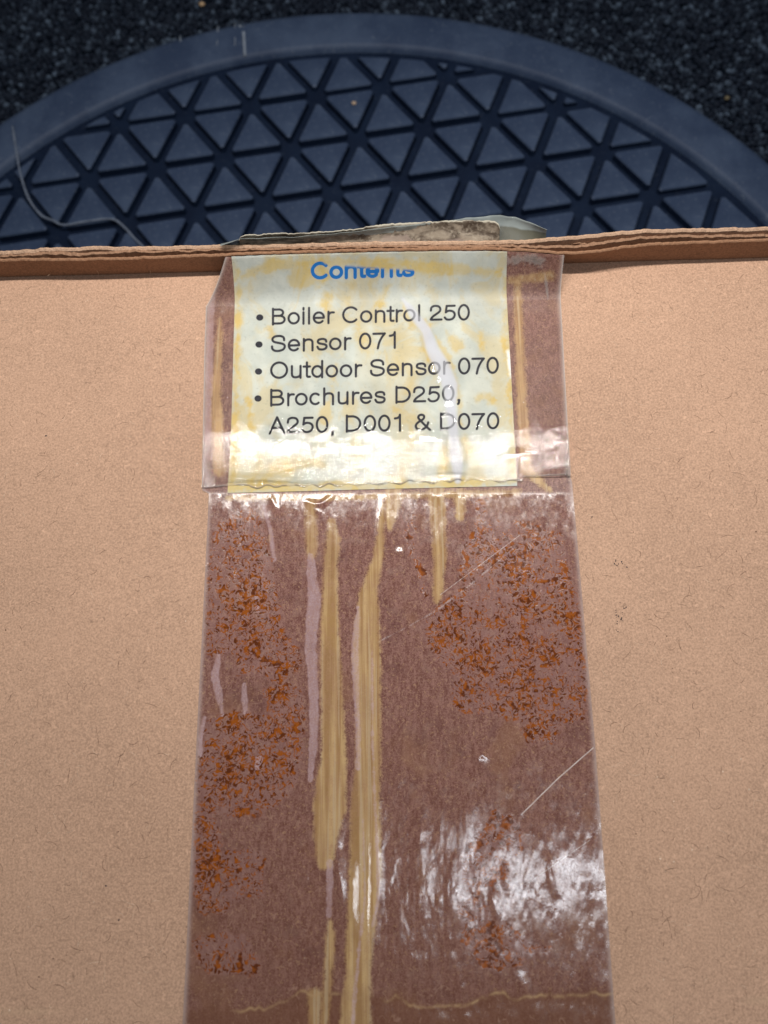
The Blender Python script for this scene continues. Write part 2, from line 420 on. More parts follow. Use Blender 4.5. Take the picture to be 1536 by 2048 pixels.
th_m = np.where((Xl > -.078) & (Xl < -.066), .0011, .0007)
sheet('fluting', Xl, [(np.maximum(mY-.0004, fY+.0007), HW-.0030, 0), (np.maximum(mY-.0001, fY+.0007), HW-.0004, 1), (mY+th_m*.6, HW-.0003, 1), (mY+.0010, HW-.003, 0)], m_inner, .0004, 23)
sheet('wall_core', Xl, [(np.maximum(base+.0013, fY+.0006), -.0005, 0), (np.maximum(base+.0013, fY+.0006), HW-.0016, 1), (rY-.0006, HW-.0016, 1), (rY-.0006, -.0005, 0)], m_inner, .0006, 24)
sheet('rear_liner', Xl, [(rY-.0007, GZ, 0), (rY-.0007, HW-.0002, 1), (rY-.00035, HW+.0001, 1), (rY+.0001, HW-.0001, 1), (rY+.0001, GZ, 0)], m_edge, .00025, 25)

# ------------------------------------------------------------------ sticker, tape: strips that lie on the face and climb the wall
def strip_grid(left, right, ybot, ytop, nu, nv, lift, top_left=0, top_right=0, climb=True, h=None, topline=None):
    """left/right: px polylines (x at y). Rows run from ybot up to the foot of the wall, then up the wall."""
    left = np.array(left, float)[::-1]; right = np.array(right, float)[::-1]
    left = left[np.argsort(left[:, 1])]; right = right[np.argsort(right[:, 1])]
    yy = np.linspace(ybot, ytop, nv); rows = []
    u = np.linspace(0, 1, nu)
    for y in yy:
        xl = np.interp(y, left[:, 1], left[:, 0]); xr = np.interp(y, right[:, 1], right[:, 0])
        sl = -.0245*(u-.5)*(xr-xl)
        rows.append(hit(xl+u*(xr-xl), y+sl, 0))
    P = np.array(rows)
    P[..., 2] = und(P[..., 0], P[..., 1])+lift
    if climb:
        last = P[-1]; r = .0030; k = 34
        yb = last[:, 1].copy(); fin = np.interp(last[:, 0], Xl, fY)-lift-.00012      # meets the front liner's top
        ext = []
        for i in range(1, k+1):
            s = i/k
            # flat up to the fillet, then a quarter curve to the wall top
            a = s*math.pi/2
            Yc = yb+(fin-yb)*s
            Zc = lift+(HW*.96)*(s**1.5)
            q = last.copy(); q[:, 1] = Yc; q[:, 2] = Zc
            sh = (top_left*(1-u)+top_right*u)*s
            q[:, 0] = last[:, 0]+np.where(u < .5, top_left*(1-2*u)*s, top_right*(2*u-1)*s)
            ext.append(q)
        P = np.concatenate([P, np.array(ext)])
    return P
def ridge(U, V, pts, amp, width):
    # a wrinkle that swells in the middle and dies out at both ends
    p = spline(pts, max(2, 8//(len(pts)-1))); n = len(p)-1; out = np.zeros(U.shape)
    m = (U > p[:, 0].min()-4*width) & (U < p[:, 0].max()+4*width) & (V > p[:, 1].min()-4*width) & (V < p[:, 1].max()+4*width)
    u = U[m]; v = V[m]; best = np.zeros(u.shape)
    for i in range(n):
        (x0, y0), (x1, y1) = p[i], p[i+1]
        t = np.clip(((u-x0)*(x1-x0)+(v-y0)*(y1-y0))/((x1-x0)**2+(y1-y0)**2+1e-9), 0, 1)
        d = np.hypot(u-x0-t*(x1-x0), v-y0-t*(y1-y0)); a = np.sin(math.pi*(i+t)/n)
        best = np.maximum(best, a*np.exp(-(d/width)**2))
    out[m] = amp*best; return out

# ---- long aged tape -------------------------------------------------
TL = [(415, 545), (410, 700), (405, 972), (418, 978), (365, 2048), (358, 2190)]
TR = [(1112, 520), (1120, 600), (1140, 962), (1144, 975), (1190, 1500), (1230, 2048), (1242, 2190)]
P = strip_grid(TL, TR, 2190, 606, 330, 760, .00012, top_left=.0052, top_right=0)
U, V = project(P)
Y_ = [[(621, 1000, 20), (622, 1040, 24), (623, 1106, 20)],
      [(664, 1043, 14), (666, 1080, 28), (662, 1123, 25), (660, 1255, 34), (663, 1370, 41), (668, 1500, 48), (660, 1610, 64), (652, 1670, 48), (650, 1722, 34)],
      [(662, 1845, 11), (660, 1900, 18), (656, 1960, 16), (648, 2060, 16), (640, 2190, 23)],
      [(767, 1008, 8), (756, 1120, 20), (738, 1180, 32), (735, 1230, 46), (733, 1310, 55), (738, 1480, 46), (731, 1623, 57), (731, 1738, 64), (722, 1852, 55), (716, 1953, 50), (709, 2060, 62), (700, 2190, 69)],
      [(872, 985, 34), (878, 1060, 28), (880, 1120, 24), (875, 1190, 18), (873, 1203, 8)],
      [(922, 990, 26), (920, 1034, 16)], [(786, 978, 34), (784, 1020, 30), (780, 1054, 12)],
      [(540, 1060, 2), (538, 1080, 2)], [(630, 1990, 29), (628, 2060, 20)],
      [(455, 996, 10), (700, 994, 12), (1035, 984, 12)], [(440, 640, 8), (432, 800, 20), (440, 940, 26)], [(1035, 560, 14), (1043, 800, 20), (1052, 940, 24), (1100, 980, 8)],
      [(1020, 560, 10), (1100, 552, 20)]]
L_ = [[(620, 1112, 12), (629, 1198, 26), (622, 1270, 24), (621, 1298, 24), (626, 1355, 20), (628, 1440, 18), (626, 1500, 16), (620, 1560, 8)],
      [(716, 1215, 6), (710, 1284, 14), (711, 1370, 12), (717, 1480, 9), (715, 1536, 10)],
      [(437, 1312, 8), (430, 1355, 18), (438, 1395, 14), (446, 1433, 4)], [(489, 1370, 8), (489, 1400, 14), (491, 1424, 10)],
      [(409, 1435, 8), (402, 1470, 8), (400, 1510, 10)], [(517, 1520, 16), (514, 1540, 6)], [(528, 1010, 5), (540, 1060, 9), (549, 1120, 8)],
      [(512, 1190, 6), (516, 1222, 6)], [(424, 560, 12), (418, 760, 14), (414, 900, 12)], [(660, 1725, 14), (658, 1830, 10)], [(744, 1300, 3), (745, 1480, 4), (750, 1600, 5), (756, 1720, 7), (757, 1790, 7), (746, 1850, 4)], [(726, 1640, 3), (730, 1800, 5), (718, 1900, 5), (708, 2000, 8), (704, 2100, 8)]]  # long thin lines on the wide yellow streak: sheen and glints painted as colour
G_ = [[(425, 1060), (498, 1008), (520, 1030), (530, 1075), (548, 1120), (556, 1180), (568, 1265), (598, 1290), (606, 1330), (560, 1370), (520, 1352), (470, 1350), (470, 1310), (415, 1310), (408, 1290), (412, 1150)],
      [(525, 1380), (570, 1365), (604, 1380), (612, 1420), (606, 1530), (585, 1590), (520, 1630), (470, 1635), (400, 1630), (390, 1560), (410, 1440), (470, 1425), (540, 1430)],
      [(388, 1600), (440, 1640), (442, 1700), (530, 1700), (525, 1790), (470, 1800), (450, 1830), (395, 1820), (384, 1700)],
      [(385, 1880), (440, 1865), (470, 1870), (490, 1865), (518, 1930), (515, 1950), (410, 1946)],
      [(818, 1012), (830, 1030), (828, 1090), (845, 1140), (862, 1200), (846, 1200), (826, 1140), (806, 1070)],
      [(955, 1000), (970, 1000), (972, 1040), (1060, 1045), (1130, 1070), (1150, 1170), (1166, 1260), (1180, 1380), (1168, 1440), (1120, 1455), (1110, 1490), (1058, 1486), (1040, 1445), (990, 1425), (960, 1430), (930, 1428), (900, 1410), (902, 1350), (870, 1312), (842, 1262), (846, 1240), (895, 1190), (925, 1170), (915, 1130), (922, 1080), (950, 1060)],
      [(955, 1660), (980, 1640), (990, 1620), (1030, 1640), (1046, 1665), (1050, 1700), (1020, 1720), (1020, 1780), (995, 1790), (985, 1770), (955, 1775), (925, 1790), (920, 1720), (935, 1690)],
      [(918, 1790), (960, 1790), (990, 1850), (1000, 1840), (1030, 1860), (1060, 1885), (1100, 1895), (1096, 1908), (1056, 1905), (1042, 1930), (1000, 1942), (965, 1936), (945, 1905), (922, 1890)]]
Gd = [[(960, 1760, 6), (955, 1800, 12), (966, 1840, 10)], [(938, 1690, 12), (962, 1690, 14)], [(985, 1648, 8), (1012, 1650, 12)], [(946, 1905, 4), (965, 1930, 8), (1000, 1938, 8), (1036, 1930, 4)], [(1000, 1830, 5), (1030, 1865, 6)], [(984, 1735, 5), (986, 1780, 7)], [(818, 1060, 9), (818, 1072, 12)], [(838, 1135, 16), (848, 1150, 12)],
      [(924, 1135, 10), (922, 1160, 8)], [(1085, 1165, 12), (1110, 1160, 10)], [(1022, 1405, 12), (1030, 1415, 12)], [(930, 1370, 8), (935, 1380, 8)], [(530, 1320, 14), (560, 1325, 12)], [(520, 1740, 8), (530, 1715, 6)], [(430, 1940, 8), (440, 1910, 10)], [(480, 1940, 10), (482, 1900, 4)], [(510, 1940, 10), (512, 1932, 10)]]
S_ = [[(745, 1290, 1), (800, 1262, 1.6), (868, 1224, 3), (940, 1170, 2), (1030, 1094, 2.4)]]
S2 = [[(1187, 1495, 1.4), (1115, 1558, 1.6), (1042, 1630, 1.4)], [(1180, 1680, .8), (1050, 1770, .8)], [(880, 1190, .6), (1040, 1070, .6)]]
mn = lambda L: np.minimum.reduce([seg_dist(U, V, l) for l in L])
jit = 5*(vnoise(U*.09, V*.09, 31)-.5)+4*(vnoise(U*.23, V*.23, 32)-.5)
A = {'yel': soft(mn(Y_)+.8*jit, 11), 'pale': soft(mn(L_)+.6*jit, 5),
     'glue': soft(np.minimum.reduce([poly_dist(U, V, g) for g in G_])+2*jit, 22), 'blob': soft(mn(Gd)+1.5*jit, 6),
     'scr': soft(mn(S_)+.6*jit, 3), 'line': soft(mn(S2), 2.5)}
edge = 1998+34*(vnoise(U*.008, V*0, 40)-.5)+16*(vnoise(U*.03, V*0, 41)-.5)+8*(vnoise(U*.11, V*0, 42)-.5)+np.clip((560-U)*.16, 0, 60)
A['worn'] = np.clip((990-V)/8, 0, 1)
A['crack'] = np.exp(-((V-edge)/3.2)**2)*np.clip(2.2*vnoise(U*.02, V*0+3, 45)-.3, 0, 1); A['low'] = np.clip(.75*np.clip((V-edge)/25+.5, 0, 1)+.5*np.clip((V-1250)/700, 0, 1), 0, 1)
uu = np.linspace(0, 1, P.shape[1])[None, :]*np.ones((P.shape[0], 1))
A['rim'] = np.exp(-(np.minimum(uu, 1-uu)/.008)**2)
dz = np.zeros(U.shape); R_ = ridge
for pts, am, wd in (([(767, 960), (757, 1060), (750, 1110)], .00040, 5), ([(541, 985), (556, 1030)], .0003, 5), ([(566, 985), (562, 1030)], .0002, 4), ([(604, 1000), (640, 1008), (665, 990)], .0003, 5),
                    ([(752, 1500), (754, 1700), (757, 1780), (748, 1840), (735, 1950)], .00045, 9), ([(733, 1560), (735, 1800), (722, 2000)], .0003, 6), ([(680, 1600), (672, 1700), (684, 1790), (680, 1880)], .0005, 9), ([(706, 1700), (704, 1900)], .00025, 9),
                    ([(843, 1580), (842, 1740), (848, 1860)], .00022, 18), ([(906, 1700), (904, 1900)], .0002, 14), ([(940, 1540), (932, 1680)], .00026, 12), ([(985, 1760), (1000, 1880)], .00028, 9), ([(1046, 1940), (1066, 2060)], .00034, 12), ([(1012, 1730), (1014, 1790)], .0002, 8),
                    ([(960, 1518), (964, 1508), (975, 1518)], .00035, 8), ([(640, 1120), (640, 1500)], .00012, 9), ([(665, 1060), (668, 1600)], .00016, 10), ([(735, 1200), (736, 1480)], .0002, 12), ([(1090, 1700), (1110, 1800)], .0003, 7), ([(622, 1010), (640, 1030)], .0002, 6), ([(798, 1100), (800, 1110)], .0003, 6), ([(870, 985), (875, 1000)], .0003, 6), ([(1012, 978), (1020, 985)], .0004, 5), ([(913, 960), (908, 990)], .0004, 5)):
    dz += R_(U, V, pts, am*.48, wd*1.1)
dz += .00010*(vnoise(U*.05, V*.012, 51)-.5)+.00004*(vnoise(U*.16, V*.05, 52)-.5)
flat = (V > 985)
P[..., 2] += np.where(flat, dz, 0)
t = NT('aged_tape')
f1 = t.math('ADD', t.math('MULTIPLY', t.noise(3600, 3, .7, .3), .6), t.math('MULTIPLY', t.noise(1500, 3, .7, 0, t.vec((1, .3, 1))), .4)); f2 = t.noise(330, 4, .65); f3 = t.noise(75, 3, .6); fb = t.noise(2300, 2, .7, .6)
c = t.mix(t.step(f1, .38, .62), (.135, .054, .044), (.280, .148, .122))
c = t.mix(t.math('MULTIPLY', t.step(f2, .52, .70), .55), c, (.255, .145, .115))
c = t.mix(t.math('MULTIPLY', t.step(f3, .54, .68), .5), c, (.255, .128, .075))
c = t.mix(t.math('MULTIPLY', t.step(t.noise(120, 4, .7, .3, t.vec(off=(2, 6, 0))), .54, .70), .5), c, (.100, .040, .038))
c = t.mix(t.math('MULTIPLY', t.step(fb, .57, .68), .65), c, (.40, .24, .145))
c = t.mix(t.math('MULTIPLY', t.attr('low'), .7), c, (.150, .064, .034))
c = t.mix(t.math('MULTIPLY', t.hair_lines(420, .02, .5, (2, 8, 0), t.vec((1, .6, 1), (2, 8, 0))), .45), c, (.36, .215, .155))
gl = t.math('ADD', t.attr('glue'), t.math('MULTIPLY', t.math('SUBTRACT', f3, .5), .5))
c = t.mix(t.math('MULTIPLY', t.step(gl, .35, .6), .38), c, (.275, .155, .140))
st = t.noise(900, 3, .6, 0, t.vec((1, .03, 1))); ye = t.math('ADD', t.attr('yel'), t.math('MULTIPLY', t.math('SUBTRACT', f1, .5), 1.1))
yc = t.mix(t.step(st, .38, .64), (.36, .215, .085), (.56, .385, .185))
yc = t.mix(t.math('MULTIPLY', t.step(f1, .48, .62), .55), yc, (.36, .205, .105))
yc = t.mix(t.math('MULTIPLY', t.step(t.noise(1500, 2, .5, 0, t.vec((1, .02, 1))), .58, .66), .6), yc, (.55, .43, .27))
c = t.mix(t.math('MULTIPLY', t.step(ye, .25, .72), t.step(f3, .3, .65, .92, .62)), c, yc)
c = t.mix(t.math('MULTIPLY', t.step(t.math('ADD', t.attr('pale'), t.math('MULTIPLY', t.math('SUBTRACT', f2, .5), .5)), .3, .7), t.step(f1, .35, .65, .7, .2)), c, (.50, .36, .375))
spk = t.math('ADD', t.noise(900, 4, .6, 2.0), t.math('MULTIPLY', t.math('SUBTRACT', t.noise(150, 3, .6), .5), .45))
gm = t.math('MULTIPLY', t.step(spk, .495, .540), t.step(gl, .42, .6))
gm2 = t.math('MULTIPLY', t.step(t.math('ADD', t.attr('blob'), t.math('MULTIPLY', t.math('SUBTRACT', spk, .5), 1.2)), .48, .56), .95)
gm = t.math('MAXIMUM', gm, gm2)
oc = t.mix(t.step(t.noise(900, 2, .5), .38, .62), (.095, .022, .005), (.27, .070, .007))
c = t.mix(gm, c, oc)
c = t.mix(t.math('MULTIPLY', t.attr('crack'), t.step(f2, .35, .6, .1, .75)), c, (.42, .27, .14))
c = t.mix(t.math('MULTIPLY', t.step(t.attr('scr'), .3, .75), t.step(f1, .4, .6, .1, .55)), c, (.55, .48, .47))
c = t.mix(t.math('MULTIPLY', t.step(t.attr('line'), .3, .7), .9), c, (.85, .79, .75))
c = t.mix(t.math('MULTIPLY', t.attr('rim'), .5), c, (.52, .42, .38))
dk = t.math('MULTIPLY', t.step(t.noise(260, 1, .5, 0, t.vec(off=(5, 3, 0))), .74, .78), .0)
c = t.mix(dk, c, (.05, .03, .04))
mb = t.noise(2100, 3, .7, .5, t.vec((1, .45, 1))); mb2 = t.noise(480, 3, .6, .4); lng = t.noise(230, 2, .5, 0, t.vec((1, .06, 1)))
h = t.math('ADD', t.math('MULTIPLY', mb, .50), t.math('ADD', t.math('MULTIPLY', mb2, .30), t.math('MULTIPLY', lng, 1.0)))
h = t.math('SUBTRACT', h, t.math('MULTIPLY', gm, .12))
t.principled(Base_Color=c, Roughness=t.math('ADD', t.step(f2, .3, .7, .08, .17), t.math('MULTIPLY', t.attr('worn'), .4)), Specular_IOR_Level=.5, Normal=t.bump(h, .000042, .8))
tape = world(link('packing_tape', grid_mesh('packing_tape', P, A), t.m, box, label='wide aged brown packing tape with orange glue flecks and yellow wrinkles'))

# ---- lettering: stroke glyphs (units of 1/1000 em) ------------------
def arc(cx, cy, rx, ry, a0, a1, n=26):
    a = np.radians(np.linspace(a0, a1, n)); return np.stack([cx+rx*np.cos(a), cy+ry*np.sin(a)], 1)
def ln(*p): return np.array(p, float)
sp = lambda *p: spline(p, 5)
GLY = {
 'O': (778, [arc(389, 359, 308, 336, 0, 360, 40)]), 'C': (722, [arc(385, 359, 300, 336, 42, 318, 34)]),
 'D': (722, [ln((118, 0), (118, 718)), np.vstack([ln((118, 676), (320, 676)), arc(320, 359, 308, 317, 90, -90), ln((320, 42), (118, 42))])]),
 'B': (667, [ln((118, 0), (118, 718)), np.vstack([ln((118, 676), (350, 676)), arc(360, 532, 162, 144, 90, -90, 16), ln((350, 388), (118, 388))]),
             np.vstack([ln((118, 388), (370, 388)), arc(385, 215, 196, 173, 90, -90, 18), ln((370, 42), (118, 42))])]),
 'A': (667, [ln((52, 0), (333, 706)), ln((614, 0), (333, 706)), ln((150, 240), (516, 240))]),
 'S': (667, [sp((562, 500), (545, 610), (455, 680), (330, 696), (195, 672), (112, 590), (118, 495), (190, 430), (335, 388), (485, 345), (572, 280), (580, 180), (515, 80), (345, 24), (190, 45), (105, 125), (88, 235))]),
 'o': (556, [arc(278, 261, 204, 236, 0, 360, 32)]), 'e': (556, [arc(278, 261, 202, 236, 4, 318, 30), ln((78, 252), (478, 252))]),
 'c': (500, [arc(262, 261, 190, 236, 48, 312, 26)]), 'd': (556, [arc(268, 261, 192, 236, 0, 360, 32), ln((458, 0), (458, 718))]),
 'n': (556, [ln((107, 0), (107, 523)), sp((107, 300), (125, 410), (190, 475), (285, 496), (380, 475), (435, 410), (446, 310)), ln((446, 320), (446, 0))]),
 'h': (556, [ln((107, 0), (107, 718)), sp((107, 300), (125, 410), (190, 475), (285, 496), (380, 475), (435, 410), (446, 310)), ln((446, 320), (446, 0))]),
 'u': (556, [ln((110, 523), (110, 200)), sp((110, 210), (122, 110), (170, 45), (265, 27), (365, 50), (430, 115), (447, 220)), ln((447, 0), (447, 523))]),
 'i': (222, [ln((111, 0), (111, 523)), ln((111, 640), (111, 718))]), 'l': (222, [ln((111, 0), (111, 718))]),
 'r': (333, [ln((107, 0), (107, 523)), sp((107, 290), (130, 410), (190, 470), (250, 487), (320, 482))]),
 't': (278, [ln((140, 670), (140, 110)), sp((140, 120), (150, 60), (185, 36), (258, 36)), ln((14, 490), (258, 490))]),
 's': (500, [sp((425, 375), (405, 450), (330, 494), (235, 498), (135, 468), (98, 395), (130, 322), (240, 283), (360, 252), (428, 200), (428, 112), (360, 46), (250, 28), (140, 55), (82, 155))]),
 '0': (556, [arc(278, 346, 200, 330, 0, 360, 36)]), '1': (556, [ln((320, 0), (320, 703)), sp((130, 545), (220, 560), (290, 610), (320, 690))]),
 '2': (556, [np.vstack([sp((78, 460), (100, 590), (180, 655), (285, 668), (400, 630), (456, 520), (425, 410), (310, 305), (185, 210), (105, 115), (75, 42)), ln((500, 42))])]),
 '5': (556, [np.vstack([ln((470, 655), (152, 655), (118, 362)), sp((118, 362), (190, 418), (285, 434), (400, 395), (468, 300), (460, 175), (390, 70), (265, 27), (145, 48), (78, 130))])]),
 '7': (556, [np.vstack([ln((45, 655)), sp((490, 655), (380, 500), (275, 270), (215, 0))])]),
 ',': (278, [sp((140, 45), (142, 0), (132, -85), (98, -130)), ln((120, 45), (150, 45), (150, 20), (120, 20))]), ' ': (278, []),
 '&': (667, [sp((640, 5), (470, 190), (280, 420), (192, 555), (225, 650), (310, 682), (395, 645), (412, 560), (355, 465), (205, 365), (112, 255), (98, 150), (165, 50), (290, 27), (430, 80), (530, 200), (572, 340))]),
}
def ink_field(U, V, text, x0, y0, x1, y1, cap, half, out):
    """signed distance (photo px) of the printed line into out; base line runs (x0,y0)-(x1,y1)"""
    tot = sum(GLY[c][0] for c in text); lead = GLY[text[0]][1][0][:, 0].min()-half
    g = GLY[text[-1]]; tail = g[0]-max(s[:, 0].max() for s in g[1])-half
    sx = (x1-x0)/(tot-lead-tail); sy = cap/718.0; pen = -lead
    for ch in text:
        adv, strokes = GLY[ch]
        lo = x0+(pen-20)*sx; hi = x0+(pen+adv+20)*sx
        m = (U > lo-4) & (U < hi+4) & (V > min(y0, y1)-cap-8) & (V < max(y0, y1)+.3*cap)
        if m.any() and strokes:
            u = U[m]; v = V[m]; bl = y0+(y1-y0)*(u-x0)/(x1-x0); best = np.full(u.shape, 99.0)
            for s in strokes:
                q = [(x0+(pen+p[0])*sx, -p[1]*sy) for p in s]
                best = np.minimum(best, seg_dist(u, v-bl, q))
            out[m] = np.minimum(out[m], best-half*(sx+sy)/2)
        pen += adv

# ---- paper label ----------------------------------------------------
LL = [(474, 520), (470, 600), (463, 850), (455, 987)]; LR = [(1009, 505), (1013, 600), (1021, 740), (1034, 976)]
P = strip_grid(LL, LR, 979.5, 606, 520, 400, .00026, top_left=.0003, top_right=-.0003)
U, V = project(P)
ink = np.full(U.shape, 99.0)
for a in (('Boiler Control 250', 543.5, 649, 940, 639.5, 31.5), ('Sensor 071', 541.5, 703.5, 792, 695.5, 32), ('Outdoor Sensor 070', 540, 757, 998, 746, 32.5), ('Brochures D250,', 540, 811.5, 921, 802.5, 32), ('A250, D001 & D070', 537, 867, 999, 857, 32.5)):
    ink_field(U, V, *a, 49, ink)
for bx, by in ((519.5, 635), (518, 689), (517, 743), (516, 797)):
    ink = np.minimum(ink, (np.hypot((U-bx)/1.12, V-by)-6.4))
blue = np.full(U.shape, 99.0)
ink_field(U, V, 'Contents', 621, 557, 829.5, 551.5, 31, 74, blue)
CP = [(805, 596, 4), (825, 626, 16), (852, 663, 20), (865, 700, 24), (885, 736, 30), (900, 772, 30), (901, 809, 22), (905, 845, 20), (907, 880, 20), (913, 920, 26), (915, 962, 12)]
cr = seg_dist(U, V, CP); jit = 5*(vnoise(U*.09, V*.09, 61)-.5)+3*(vnoise(U*.25, V*.25, 62)-.5)
YS = [[(805, 606, 5), (818, 640, 8), (845, 668, 16), (852, 705, 8), (858, 722, 6)], [(850, 640, 5), (868, 668, 8), (882, 695, 10), (902, 728, 8), (914, 765, 8), (918, 800, 6), (920, 850, 6)], [(893, 665, 10), (912, 690, 22), (922, 694, 12)], [(961, 668, 12), (962, 690, 18), (960, 706, 8)], [(1010, 620, 5), (1010, 690, 9), (1018, 760, 9), (1024, 800, 6)],
      [(655, 590, 14), (652, 620, 8)], [(600, 556, 50), (640, 550, 40)], [(760, 610, 12), (778, 570, 10)], [(650, 840, 20), (662, 790, 16), (672, 730, 12)], [(540, 660, 10), (545, 670, 14)], [(890, 900, 20), (880, 960, 14)], [(780, 962, 24), (800, 975, 16)], [(470, 560, 16), (540, 530, 26), (700, 522, 16), (860, 535, 30), (1000, 545, 18)], [(960, 795, 16), (985, 800, 20)], [(930, 880, 12), (938, 900, 16)], [(500, 800, 10), (498, 850, 14)], [(560, 930, 40), (640, 925, 20)], [(460, 974, 18), (760, 972, 20), (1030, 962, 18)], [(1012, 560, 10), (1018, 700, 12), (1028, 950, 14)], [(478, 540, 12), (474, 700, 8), (466, 960, 10)]]
yel = soft(np.minimum.reduce([seg_dist(U, V, l) for l in YS])+2*jit, 16)
TP = [(640, 515), (650, 524), (700, 529), (760, 533), (835, 537)]
cut = np.interp(U[:], [p[0] for p in TP], [p[1] for p in TP])
A = {'ink': np.clip(ink, -4, 6), 'blue': np.clip(blue, -4, 6), 'bfade': np.clip((V-cut)/9, 0, 1), 'crs': soft(cr+.5*jit, 3), 'yel': yel, 'torn': soft(np.minimum(seg_dist(U, V, [(1016, 705, 6), (1020, 730, 10), (1022, 755, 6)]), 90)+jit, 3)}
dzl = .00028*np.exp(-(np.maximum(cr+6, 0)/12)**2)*np.clip((V-590)/60, 0, 1)
fl = V > 614
P[..., 2] += np.where(fl, dzl, 0)
t = NT('label_paper')
n1 = t.noise(48, 4, .6, .5, t.vec((1, .45, 1))); n2 = t.noise(190, 3, .6, .4); n3 = t.noise(1900, 2, .6)
c = t.mix(t.step(n2, .3, .7), (.475, .51, .485), (.575, .60, .56))
n5 = t.noise(120, 4, .65, .8, t.vec((1, .7, 1), (4, 4, 0)))
ym = t.math('ADD', t.math('ADD', t.math('MULTIPLY', t.step(n1, .47, .64), .55), t.math('MULTIPLY', t.step(n5, .48, .62), .5)), t.math('MULTIPLY', t.step(t.math('ADD', t.attr('yel'), t.math('MULTIPLY', t.math('SUBTRACT', n2, .5), .7)), .3, .75), .75))
c = t.mix(t.math('MULTIPLY', ym, .85, clamp=True), c, (.58, .455, .19))
c = t.mix(t.math('MULTIPLY', t.step(n3, .60, .72), .35), c, (.30, .31, .28))
c = t.mix(t.math('MULTIPLY', t.attr('crs'), .85), c, (.54, .555, .62))
c = t.mix(t.attr('torn'), c, (.80, .82, .80))
# ink thins out along the raised wrinkle
thin = t.math('SUBTRACT', 1.0, t.math('MULTIPLY', t.attr('crs'), .45))
c = t.mix(t.math('MULTIPLY', t.step(t.attr('ink'), -.7, .7, 1, 0), thin), c, t.mix(t.step(n3, .4, .7), (.012, .012, .022), (.035, .035, .05)))
bf = t.math('MULTIPLY', t.step(t.attr('blue'), -.7, .7, 1, 0), t.step(t.attr('bfade'), .0, .8))
c = t.mix(bf, c, (.006, .16, .52))
t.principled(Base_Color=c, Roughness=.6, Specular_IOR_Level=.3, Normal=t.bump(n3, .00006, .4))
label = world(link('paper_label', grid_mesh('paper_label', P, A), t.m, box, label='yellowed white paper label listing contents in black letters'))

# ---- clear tape over the label --------------------------------------
CL = [(414.5, 545), (409.5, 700), (404.5, 975)]; CR = [(1112.5, 520), (1120.5, 600), (1141, 968)]
P = strip_grid(CL, CR, 968, 606, 420, 300, .00042, top_left=.0052, top_right=0)
uu = np.linspace(0, 1, P.shape[1])
# pinked (cut) lower edge: shift the lowest rows
U, V = project(P)
k = 26; zig = 5*np.abs(((U[0]/36+.25*np.sin(U[0]*.021)) % 1)*2-1)-2+6*(vnoise(U[0]*.05, U[0]*0, 71)-.5)
zig = np.where((U[0] > 1045) & (U[0] < 1135), -6, zig); zig = np.where(U[0] < 500, -2+2*np.sin(U[0]*.05), zig)
for i in range(k): P[i, :, 1] += zig*1.0e-4*(1-i/k)*-1
U, V = project(P)
cr = seg_dist(U, V, CP)
dzf = (.00030+.00012*vnoise(U*.06, V*.06, 88))*np.exp(-(np.maximum(cr+6, 0)/12)**2)*np.clip((V-590)/60, 0, 1)
low = np.clip((V-850)/70, 0, 1)
dzf += low*(.00014*(vnoise(U*.028, V*.034, 81)-.5)+.00006*(vnoise(U*.09, V*.085, 82)-.5))
dzf += R_(U, V, [(1070, 955), (1100, 950), (1130, 953), (1134, 930)], .00045, 7)+R_(U, V, [(420, 940), (450, 958), (520, 955), (600, 960), (700, 962)], .0003, 6)+R_(U, V, [(830, 945), (900, 940), (1000, 950)], .00025, 5)
dzf += R_(U, V, [(452, 560), (440, 640)], .0003, 8)+R_(U, V, [(430, 560), (428, 900)], .00012, 5)
dzf += .00006*(vnoise(U*.03, V*.02, 83)-.5)
P[..., 2] += np.where(V > 614, dzf, 0)
e = np.minimum(uu, 1-uu)[None, :]*np.ones((P.shape[0], 1)); rows = np.arange(P.shape[0])[:, None]*np.ones((1, P.shape[1]))
rim = np.exp(-(e/.004)**2); cutl = np.exp(-(rows/2.2)**2)
dirt = np.clip(cutl*(.45+.55*(vnoise(U*.05, V*0+2, 84) > .42))+.6*soft(seg_dist(U, V, [(1075, 955, 5), (1110, 956, 6), (1133, 950, 8), (1134, 900, 2)]), 3)+.8*soft(seg_dist(U, V, [(1018, 522, 6), (1060, 516, 12), (1082, 524, 8)])+10*(vnoise(U*.2, V*.2, 85)-.5), 6)+.7*soft(seg_dist(U, V, [(1090, 548, 1), (1094, 580, 2.5), (1096, 600, 1)])+3*(vnoise(U*.3, V*.12, 86)-.5), 2), 0, 1)
t = NT('clear_tape_film')
n1 = t.noise(90, 3, .6); n2 = t.noise(760, 4, .7, 1.0, t.vec((1, .75, 1))); n3 = t.noise(2300, 2, .6, .6, t.vec((1, .5, 1)))
hgt = t.math('ADD', t.math('MULTIPLY', n2, 1.0), t.math('MULTIPLY', n3, .42))
hgt = t.math('MULTIPLY', t.math('SUBTRACT', hgt, .71), t.attr('rough'))
nb = t.bump(hgt, .00014, 1.0)
tr = t.node('ShaderNodeBsdfTransparent', {'Color': t.mix(t.step(n1, .35, .7), (.90, .89, .87), (.97, .965, .95))}).outputs[0]
gs = t.node('ShaderNodeBsdfAnisotropic', {'Color': (1, 1, 1), 'Roughness': t.math('ADD', .016, t.math('MULTIPLY', t.attr('worn'), .45)), 'Normal': nb}).outputs[0]
fr = t.node('ShaderNodeFresnel', {'IOR': 1.5, 'Normal': nb}).outputs[0]
